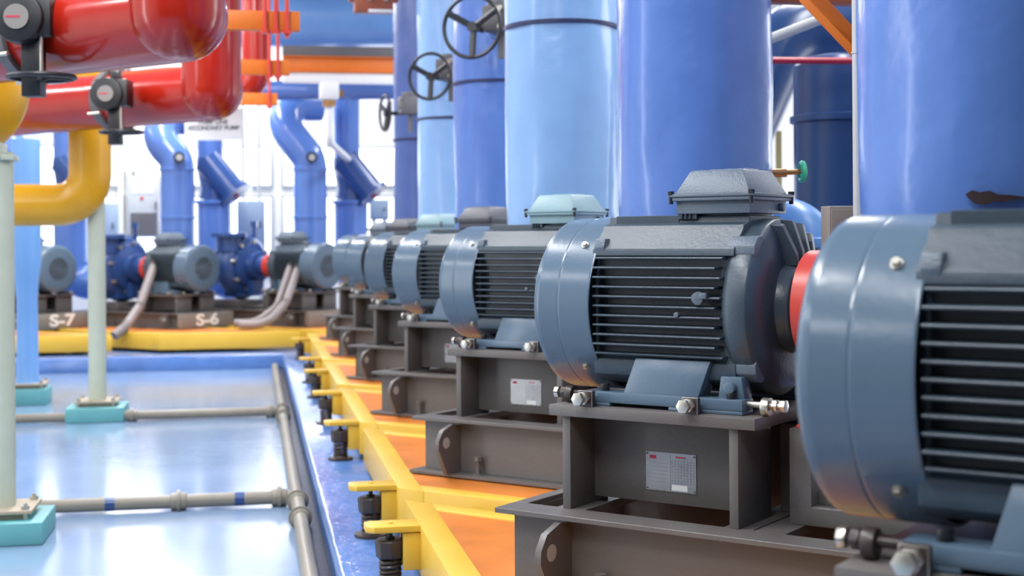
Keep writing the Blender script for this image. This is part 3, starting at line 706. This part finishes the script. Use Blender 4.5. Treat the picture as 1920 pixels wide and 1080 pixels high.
# yellow pipes
p = at(170, 450, 13.2); z1 = at(170, 384, 13.2).z
zu = CAMZ + .90; b = MB(); b.tube(polyline([Vector((p.x, p.y, zu + 2.2)), Vector((p.x, p.y, z1)), Vector((p.x - 2.6, p.y + .25, z1))], .30, 12), .2, 36)
o = b.build('yellow_pipe', YPIPE, None, 0, 60); tag(o, 'yellow pipe bending left behind the middle pole', 'pipe', 'golden yellow pipe bends')
p = at(-3, 450, 9.0); z1 = at(0, 248, 9.0).z
b = MB(); b.tube(arc_path(Vector((p.x, p.y, z1 + 2.2)), Vector((p.x, p.y, z1)), Vector((p.x - 1.6, p.y + .1, z1)), .31, 14), .205, 36)
o = b.build('yellow_pipe', YPIPE, None, 0, 60); tag(o, 'yellow pipe bend at the left edge above the nearest pole', 'pipe', 'golden yellow pipe bends')

def support(label, px, yfoot, r, ytop, m, foot_w=.54, foot_h=.13, blue=False, d=None):
    d = d or CAMZ * FPX / (yfoot - 452); p = at(px, 450, d); zt = at(px, ytop, d).z
    t = thing('pipe_support', label, 'support post', (p.x, p.y, 0), 0, 'footed pipe supports')
    b = MB(); w = foot_w / 2; b.box(-w, w, -w, w, 0, foot_h); b.build('footing', TEAL, t, .012)
    b = MB(); b.box(-.2, .2, -.2, .2, foot_h + .035, foot_h + .055); b.box(-.16, .16, -.16, .16, foot_h, foot_h + .036); b.build('base_plate', RUSTY, t, .003)
    for sx in (-.16, .16):
        for sy in (-.16, .16):
            b = MB(); b.cyl((sx, sy, foot_h), (sx, sy, foot_h + .09), .012); b.hexb((sx, sy, foot_h + .055), (sx, sy, foot_h + .075), .024); b.build('anchor_bolt', STEEL, t)
    b = MB()
    if blue: b.lathe([(foot_h + .05, .14), (foot_h + .1, .115), (1.1, .107), (1.35, .125), (1.5, .148), (zt, .148)], seg=32)
    else: b.lathe([(foot_h + .05, r), (zt, r)], seg=32)
    b.build('post', m, t)
    if not blue and px < 100:
        b = MB(); b.box(-.03, .03, -.12, .12, zt - .04, zt + .05); b.box(-.1, .1, -.1, .1, zt - .05, zt - .02); b.build('saddle', m, t, .003)
    return t
support('pale green post at the left edge on a turquoise footing', -2, 1003, .084, 285, POST)
support('slim pale post standing before the S-7 base on a turquoise footing', 181, 783, .083, 372, POST, .54, .14)
support('blue pipe leg on a turquoise footing between the two pale posts', 50, 752, .11, 262, BLUE_S, .44, .17, True)

# orange hanger beams with threaded rods
def hanger(label, px0, px1, y, d, rods):
    a, c = at(px0, y, d), at(px1, y, d); t = thing('hanger_beam', label, 'beam', (c.x, c.y, c.z), 0, 'orange pipe hanger beams')
    L = (a - c).length; hgt = .07
    b = MB(); b.box(-L, 0, -.005, .005, -hgt, hgt); b.box(-L, 0, 0, .07, hgt - .012, hgt); b.box(-L, 0, 0, .07, -hgt, -hgt + .012); b.box(-L, 0, -.012, .0, -hgt, hgt); b.build('channel', BEAM, t, .002)
    for (x, zu, zd) in rods:
        rp = at(x, y, d) - c
        b = MB(); b.cyl((rp.x, -.03, zd), (rp.x, -.03, zu), .016, seg=10); b.hexb((rp.x, -.03, -hgt - .03), (rp.x, -.03, -hgt - .005), .035); b.build('threaded_rod', REDG, t)
hanger('nearest and highest orange hanger beam', 330, 562, 40, 10.2, [(538, 1.6, -.13), (517, 1.6, -.08), (497, 1.6, -.08)])
hanger('middle orange hanger beam', 360, 543, 127, 13.2, [(521, 1.6, -.13), (505, 1.2, -.1)])
hanger('lowest orange hanger beam', 380, 520, 186, 16.2, [(505, 1.2, -.12)])

# overhead run at the far end
def xrun(name, label, cat, px0, px1, y, d, r, m, sag=0):
    a, c = at(px0, y, d), at(px1, y, d); c.z = a.z
    b = MB(); b.tube([a + (c - a) * k / 12 for k in range(13)], r, 36); o = b.build(name, m, None, 0, 60); return tag(o, label, cat)
xrun('overhead_duct', 'broad blue overhead pipe at the top left of the risers', 'pipe', 430, 905, 34, 20.8, .44, BLUE_S)
xrun('overhead_header', 'slimmer blue overhead pipe below the white rail', 'pipe', 470, 800, 170, 21.0, .15, BLUE_A)
a, c = at(530, 120, 19.6), at(770, 120, 19.6)
b = MB(); b.box(0, (c - a).length, -.006, .006, -.115, .115); b.box(0, (c - a).length, -.06, .06, .10, .115); b.box(0, (c - a).length, -.06, .06, -.115, -.10)
o = b.build('crossbeam', BEAM, None, .002); o.location = a; tag(o, 'long orange crossbeam in front of the blue overhead pipes', 'beam')
b = MB(); b.box(0, (c - a).length, -.08, .08, 0, .14); o = b.build('cable_tray', DGREY, None, .003); o.location = a + Vector((0, .02, .118)); tag(o, 'grey cable tray lying on the long orange crossbeam', 'cable tray')
b = MB(); b.box(0, (c - a).length, -.05, .05, -.15, 0); o = b.build('white_rail', WHITE, None, .01); o.location = a + Vector((0, .02, -.118)); tag(o, 'white rail right under the long orange crossbeam', 'rail')

# white actuator
p = at(617, 172, 18.6)
t = thing('valve_actuator', 'white actuator box on a stem between the far blue risers', 'actuator', p)
b = MB(); b.box(-.13, .13, -.12, .12, -.12, .13); b.build('cover', WHITE, t, .04)
b = MB(); b.cyl((.0, 0, -.12), (.0, 0, -.2), .09); b.cyl((.19, 0, -.02), (.1, 0, -.02), .05); b.build('adapter', BRASS, t)
b = MB(); q = at(655, 300, 22.7) - p; b.tube(polyline([Vector((0, 0, -.2)), Vector((0, 0, q.z)), q], .1, 6), .05, 14); b.build('stem', WHITE, t)

# hanging sign
p = at(400, 233, 17.3)
t = thing('hanging_sign', 'pale hanging sign with two lines of lettering, below the red pipes', 'sign', p, -YAW)
b = MB(); b.box(-.36, .36, 0, .012, -.2, .2); b.build('board', WHITE, t, .003)
mx = Matrix(((1, 0, 0, 0), (0, 0, -1, -.002), (0, 1, 0, 0), (0, 0, 0, 1)))
text_mesh('lettering', 'PUMP LINE\nSECONDARY PUMP', .075, INK, mx @ Matrix.Translation((0, -.01, 0)), t, .001)
b = MB()
for x in (-.3, .3): b.cyl((x, .006, .2), (x, .006, 1.7), .006, seg=8)
b.build('hanging_wires', STEEL, t)

# cabinets
def cabinet(name, label, px0, px1, y0, y1, d, m, dep=.3, panel=False):
    a, c = at(px0, y1, d), at(px1, y0, d); w = (c.x - a.x); hh = c.z - a.z
    t = thing(name, label, 'cabinet', (a.x, a.y, a.z), 0)
    b = MB(); b.box(0, w, 0, dep, 0, hh); b.build('body', m, t, .008)
    b = MB(); b.box(.03, w - .03, -.015, 0, .03, hh - .03); dr = b.build('door', m, t, .004)
    b = MB(); b.box(w - .09, w - .07, -.04, -.015, hh * .45, hh * .58); b.build('handle', BLACK, dr)
    if a.z > .25:
        b = MB(); b.box(.04, .10, .05, .11, -a.z + .2, 0); b.box(w - .10, w - .04, .05, .11, -a.z + .2, 0); b.build('frame_leg', LGREY, t)
    if panel:
        b = MB()
        for k in range(3): b.box(.1 + k * .13, .19 + k * .13, -.025, -.015, hh * .72, hh * .84)
        b.build('meter', WHITE, dr)
        b = MB(); b.cyl((w * .45, -.03, hh * .64), (w * .45, -.015, hh * .64), .03); b.build('red_lamp', REDL, dr)
        b = MB(); b.box(.06, w - .06, -.02, -.015, .04, hh * .4); b.build('terminal_cover', DGREY, dr)
    return t
cabinet('control_panel', 'grey control panel with small meters in a white frame', 238, 300, 330, 445, 24.2, LGREY, .3, True)
cabinet('electrical_cabinet', 'blue grey cabinet between the far blue risers', 445, 497, 376, 470, 23.6, BGREY)
cabinet('electrical_cabinet', 'blue grey cabinet left of the control panel', 190, 220, 380, 470, 23.6, BGREY)
cabinet('electrical_cabinet', 'small blue grey cabinet beside the dark blue riser', 694, 730, 374, 412, 23.4, BGREY)
a = at(300, 318, 24.6)
b = MB(); 
for (x0, x1, z0, z1) in ((-.72, -.64, -1.75, .05), (.0, .08, -1.75, .05), (-.64, .0, -.03, .05)): b.box(x0, x1, 0, .08, z0, z1)
o = b.build('panel_frame', WHITE, None, .004); o.location = a; tag(o, 'white upright frame around the grey control panel', 'frame')
p = at(222, 310, 24.8); q = at(282, 258, 24.8)
b = MB(); b.box(p.x, q.x, p.y, p.y + .2, p.z, q.z)
for k in range(7): zz = p.z + (q.z - p.z) * (k + .5) / 7; b.box(p.x + .03, q.x - .03, p.y - .02, p.y, zz - .02, zz + .015)
o = b.build('wall_louvre', DGREY, None, .003); tag(o, 'grey louvre hung high beside the far riser', 'louvre')
for lab, px in (('thin pale conduit left of the far cabinet top', 456), ('thin pale conduit over the far cabinet', 470), ('thin grey conduit right of the far cabinet top', 486)):
    a = at(px, 376, 23.9); c = at(px, 205, 23.9)
    b = MB(); b.cyl((a.x, a.y, a.z), (a.x, a.y, c.z + .6), .03, seg=12); o = b.build('conduit', LGREY if px != 470 else WHITE); tag(o, lab, 'conduit', 'thin conduits above the far cabinet')

# ------------------------------------------------------------------ handwheel valves on risers
def wheel_valve(label, px, py, d, R, rp, gx, fl=.38):
    p = at(px, py, d); t = thing('handwheel_valve', label, 'valve', p, 0, 'handwheel valves on the risers')
    f = (-Fv * .92 - Rv * fl).normalized(); s = Vector((0, 0, 1)).cross(f).normalized(); 
    b = MB(); b.ring((0, 0, 0), f, R, .016, 48, 8)
    up = Vector((0, 0, 1))
    for a in (150, 270, 30):
        e = (s * math.cos(math.radians(a)) + up * math.sin(math.radians(a))) * R
        b.tube([Vector((0, 0, 0)) - f * .03, e * .5 - f * .015, e], .026, 8)
    b.cyl(-f * .06, f * .01, .04); b.build('handwheel', BLACK, t)
    g0 = s * gx - f * .26 + up * .08
    b = MB(); rmx = Matrix(((s.x, -f.x, 0, g0.x), (s.y, -f.y, 0, g0.y), (0, 0, 1, g0.z), (0, 0, 0, 1)))
    b.box(-.11, .09, -.12, .14, -.10, .10, rmx); b.cyl(rmx @ Vector((-.02, 0, .09)), rmx @ Vector((-.02, 0, .15)), .09, seg=24); gb = b.build('gearbox', DGREY, t, .01)
    for zz in (-.07, .07):
        b = MB(); q = rmx @ Vector((.05, -.125, zz)); b.hexb(q, q + f * .025, .022); b.build('bolt', STEEL, gb)
    b = MB(); b.cyl(-f * .03, -f * .2, .022); b.cyl(-f * .16 , g0 - f * -.06, .03); b.build('shaft', BLACK, t)
    b = MB(); tgt = rp - p; tgt.z = g0.z; dr = (tgt - g0).normalized(); b.cyl(g0 + dr * .1, g0 + dr * max(.25, (tgt - g0).length - .3), .10, seg=24); b.build('neck', BLUE_S, t)
    b = MB(); b.box(-.02, .03, -.02, .02, -.30, -.08, rmx); b.build('name_tag', DGREY, t)
wheel_valve('largest black handwheel, high on the mid blue riser', 885, 50, 10.6, .235, p4, .13)
wheel_valve('middle black handwheel, on the light blue riser', 806, 143, 13.1, .215, p5, .10)
wheel_valve('smallest dark handwheel, on the darkest blue riser', 722, 212, 15.7, .20, p6, .12, 2.2)

# ================================================================== RIGHT GAP
p = at(1609, 200, 5.2)
b = MB(); b.cyl((p.x, p.y, .2), (p.x, p.y, 5.6), .021, seg=24); b.cyl((p.x, p.y, at(0, 108, 5.2).z), (p.x, p.y, at(0, 112, 5.2).z), .024, seg=24); o = b.build('steel_conduit', LGREY); tag(o, 'slim pale upright conduit left of the torn blue riser', 'conduit')
p = at(1556, 420, 5.4); q = at(1612, 386, 5.4)
t = thing('junction_box', 'brownish grey junction box at the foot of the pale conduit', 'junction box', (p.x, p.y, p.z))
b = MB(); b.box(0, (q - p).length * .86, 0, .09, -.12, q.z - p.z); BOXM = mat('taupe_paint', (122, 112, 106), .5); b.build('box_body', BOXM, t, .004)
b = MB(); b.box(.005, (q - p).length * .86 - .005, -.006, 0, -.11, q.z - p.z - .012); b.build('cover_plate', BOXM, t, .002)
b = MB(); b.box(.02, .05, .03, .06, -p.z + .2, -.12); b.build('stanchion', LGREY, t)
# tank and pipes behind
p = at(1572, 450, 9.6)
t = thing('blue_tank', 'deep blue upright tank seen through the gap between the two biggest risers', 'tank', (p.x, p.y, .2))
zt = at(0, 122, 9.6).z - .2
b = MB(); b.lathe([(0, .30), (zt - .05, .30), (zt, .26), (zt + .03, .12)], seg=40); b.build('shell', BLUE_D, t)
b = MB(); z_ = at(0, 235, 9.6).z - .2; b.lathe([(z_ - .03, .30), (z_ - .02, .325), (z_ + .02, .325), (z_ + .03, .30)], seg=40, cap0=False, cap1=False); b.build('girth_ring', BLUE_D, t)
a = at(1400, 113, 9.0); c = Vector((7.79, a.y - .4, a.z))
b = MB(); b.cyl(a, c, .022, seg=16); o = b.build('red_pipe_run', mat('crimson_paint', (150, 24, 50), .4)); tag(o, 'thin crimson pipe running above the deep blue tank', 'pipe')
zt = at(0, 62, 10.6).z; a = Vector((7.78, at(1680, 62, 10.6).y, 0)); c = at(1500, 62, 10.6); e = at(1425, 230, 10.6)
b = MB(); b.tube(polyline([Vector((a.x, a.y, zt)), Vector((c.x - .1, c.y, zt)), Vector((e.x - .25, e.y, e.z - .3))], .35, 10), .24, 32); o = b.build('blue_bend', BLUE_D, None, 0, 60); tag(o, 'deep blue pipe bend above the tank in the gap', 'pipe')
a = at(1425, 80, 8.2); c = at(1560, 28, 8.2)
b = MB(); b.cyl(a, c, .03, seg=16); o = b.build('pale_pipe', LGREY); tag(o, 'slim pale pipe slanting up across the gap', 'pipe')
a = at(1515, -14, 5.8); c = at(1640, 118, 5.8); dv = (c - a); L = dv.length
mx = Matrix.Translation(a) @ rot_to(dv); b = MB(); b.box(-.035, .035, -.03, .03, 0, L, mx); b.box(-.035, -.027, -.06, .03, 0, L, mx); o = b.build('diagonal_brace', BEAM, None, .003); tag(o, 'orange diagonal brace at the top of the gap', 'brace')
a = at(1440, -2, 6.6); c = at(1640, -2, 6.6)
b = MB(); b.box(a.x, c.x, a.y - .04, a.y + .04, a.z - .02, a.z + .12); o = b.build('rust_beam', mat('rust_red_paint', (150, 80, 54), .5), None, .003); tag(o, 'rust red beam along the top edge of the gap', 'beam')
p = at(1504, 322, 6.35)
t = thing('drain_valve', 'small green wheel valve beside the grey terminal box', 'valve', p)
b = MB(); b.ring((0, 0, 0), (1, -.1, 0), .04, .012, 24, 8); b.cyl((0, -.04, 0), (0, .04, 0), .01); b.cyl((0, 0, -.04), (0, 0, .04), .01); b.build('handwheel', GREEN, t)
b = MB(); b.cyl((0, 0, 0), (-.10, .02, -.004), .012); b.cyl((-.07, .015, -.004), (-.24, .05, -.01), .02); b.build('stem', BRASS, t)

p = at(1157, 450, 10.6); z0, z1 = at(0, 372, 10.6).z, at(0, 357, 10.6).z
t = thing('marker_post', 'thin pale post with a red cap in the slit between two blue risers', 'post', (p.x, p.y, .2))
b = MB(); b.cyl((0, 0, 0), (0, 0, z0 - .2), .03, seg=16); b.build('post', WHITE, t)
b = MB(); b.cyl((0, 0, z0 - .2), (0, 0, z1 - .2), .034, seg=16); b.build('cap', REDG, t)
p = at(1461, 450, 11.0); zt = at(0, 256, 11.0).z
b = MB(); b.box(p.x - .02, p.x + .02, p.y - .02, p.y + .02, .2, zt); o = b.build('olive_post', mat('olive_paint', (150, 140, 96), .6), None, .003); tag(o, 'slim olive post before the bright window right of the focused riser', 'post')
p = at(700, 4, 14.5)
t = thing('beam_bracket', 'dark brown bracket with pale bolts at the top edge, left of the risers', 'bracket', p)
b = MB(); b.box(-.2, .2, -.1, .1, -.11, .12); b.box(-.26, .26, -.06, .06, .0, .06); b.build('body', mat('rust_red_paint', (150, 80, 54), .5), t, .01)
b = MB(); b.box(-.06, .2, -.13, -.1, -.125, -.095); b.build('pale_strap', WHITE, t, .003)
for x in (-.05, .12):
    b = MB(); b.hexb((x, -.1, .02), (x, -.14, .02), .03); b.build('bolt', STEEL, t)
# ================================================================== FLOOR PIPES
def floor_pipe(label, pts, r, couplings, patches=()):
    t = thing('floor_pipe', label, 'pipe', pts[0], 0, 'grey floor pipes'); o0 = Vector(pts[0])
    b = MB(); b.tube([Vector(q) - o0 for q in pts], r, 20); b.build('pipe', PIPEG, t, 0, 60)
    d = (Vector(pts[-1]) - o0).normalized()
    for s in couplings:
        b = MB(); mx = Matrix.Translation(d * s) @ rot_to(d); b.lathe([(-.05, r), (-.045, r * 1.25), (-.012, r * 1.3), (-.01, r * 1.65), (.01, r * 1.65), (.012, r * 1.3), (.045, r * 1.25), (.05, r)], mx, 24, False, False); b.build('coupling', PIPEG, t)
    for s in patches:
        b = MB(); mx = Matrix.Translation(d * s) @ rot_to(d); b.lathe([(-.03, r), (-.03, r * 1.02), (.03, r * 1.02), (.03, r)], mx, 24, False, False); b.build('blue_tape', BLUE_P, t)
PR = .043
floor_pipe('long grey floor pipe running along the foot of the plinth', [(.262, 3.0, PR + .012), (.262, 18.6, PR + .012)], PR, [5.35, 5.9, 10.2, 10.7], ())
floor_pipe('nearer grey cross pipe on the floor with a ribbed coupling', [(-3.4, 9.05, PR + .012), (.22, 9.05, PR + .012)], PR, [2.92, 3.55], (2.5, 3.3))
floor_pipe('farther grey cross pipe on the floor', [(-4.2, 13.65, PR + .012), (.22, 13.65, PR + .012)], PR, [3.05, 4.35], ())

# ================================================================== LIGHT
def area(name, loc, sx, sy, power, rot=(0, 0, 0), col=(1, 1, 1)):
    l = bpy.data.lights.new(name, 'AREA'); l.shape = 'RECTANGLE'; l.size = sx; l.size_y = sy; l.energy = power; l.color = col
    o = bpy.data.objects.new(name, l); COL.objects.link(o); o.location = loc; o.rotation_euler = rot; return o
for k, y in enumerate((0.5, 4.0, 7.5, 11, 14.5, 18, 21.5)):
    area('fluorescent_aisle', (-1.2, y, 5.6), .35, 2.4, 265)
    area('fluorescent_right', (4.2, y, 5.6), .35, 2.4, 80 if y < 5 else 200)
    area('fluorescent_left', (-5.5, y, 5.6), .35, 2.4, 150)
area('daylight_back', (-.8, 25.3, 2.6), 7.5, 2.6, 160, (math.radians(-90), 0, 0), (.95, .98, 1))
area('back_wall_fill', (-1.2, 23.9, 5.6), 6, .5, 420)  # unseen strip added to brighten the back wall
area('daylight_right', (7.6, 9.5, 2.9), 9, 1.6, 260, (0, math.radians(90), 0), (.96, .98, 1))
area('daylight_left', (-8.8, 6, 3.1), 11, .8, 300, (0, math.radians(-90), 0), (.95, .98, 1))
W = bpy.data.worlds.new('world'); SC.world = W; W.use_nodes = True
W.node_tree.nodes['Background'].inputs[0].default_value = (.95, .97, 1, 1); W.node_tree.nodes['Background'].inputs[1].default_value = .14

SC.view_settings.view_transform = 'Standard'; SC.view_settings.look = 'None'; SC.view_settings.gamma = 1; SC.view_settings.exposure = -.35; SC.view_settings.use_curve_mapping = False
SC.cycles.use_denoising = True; SC.cycles.max_bounces = 6; SC.cycles.sample_clamp_indirect = 6
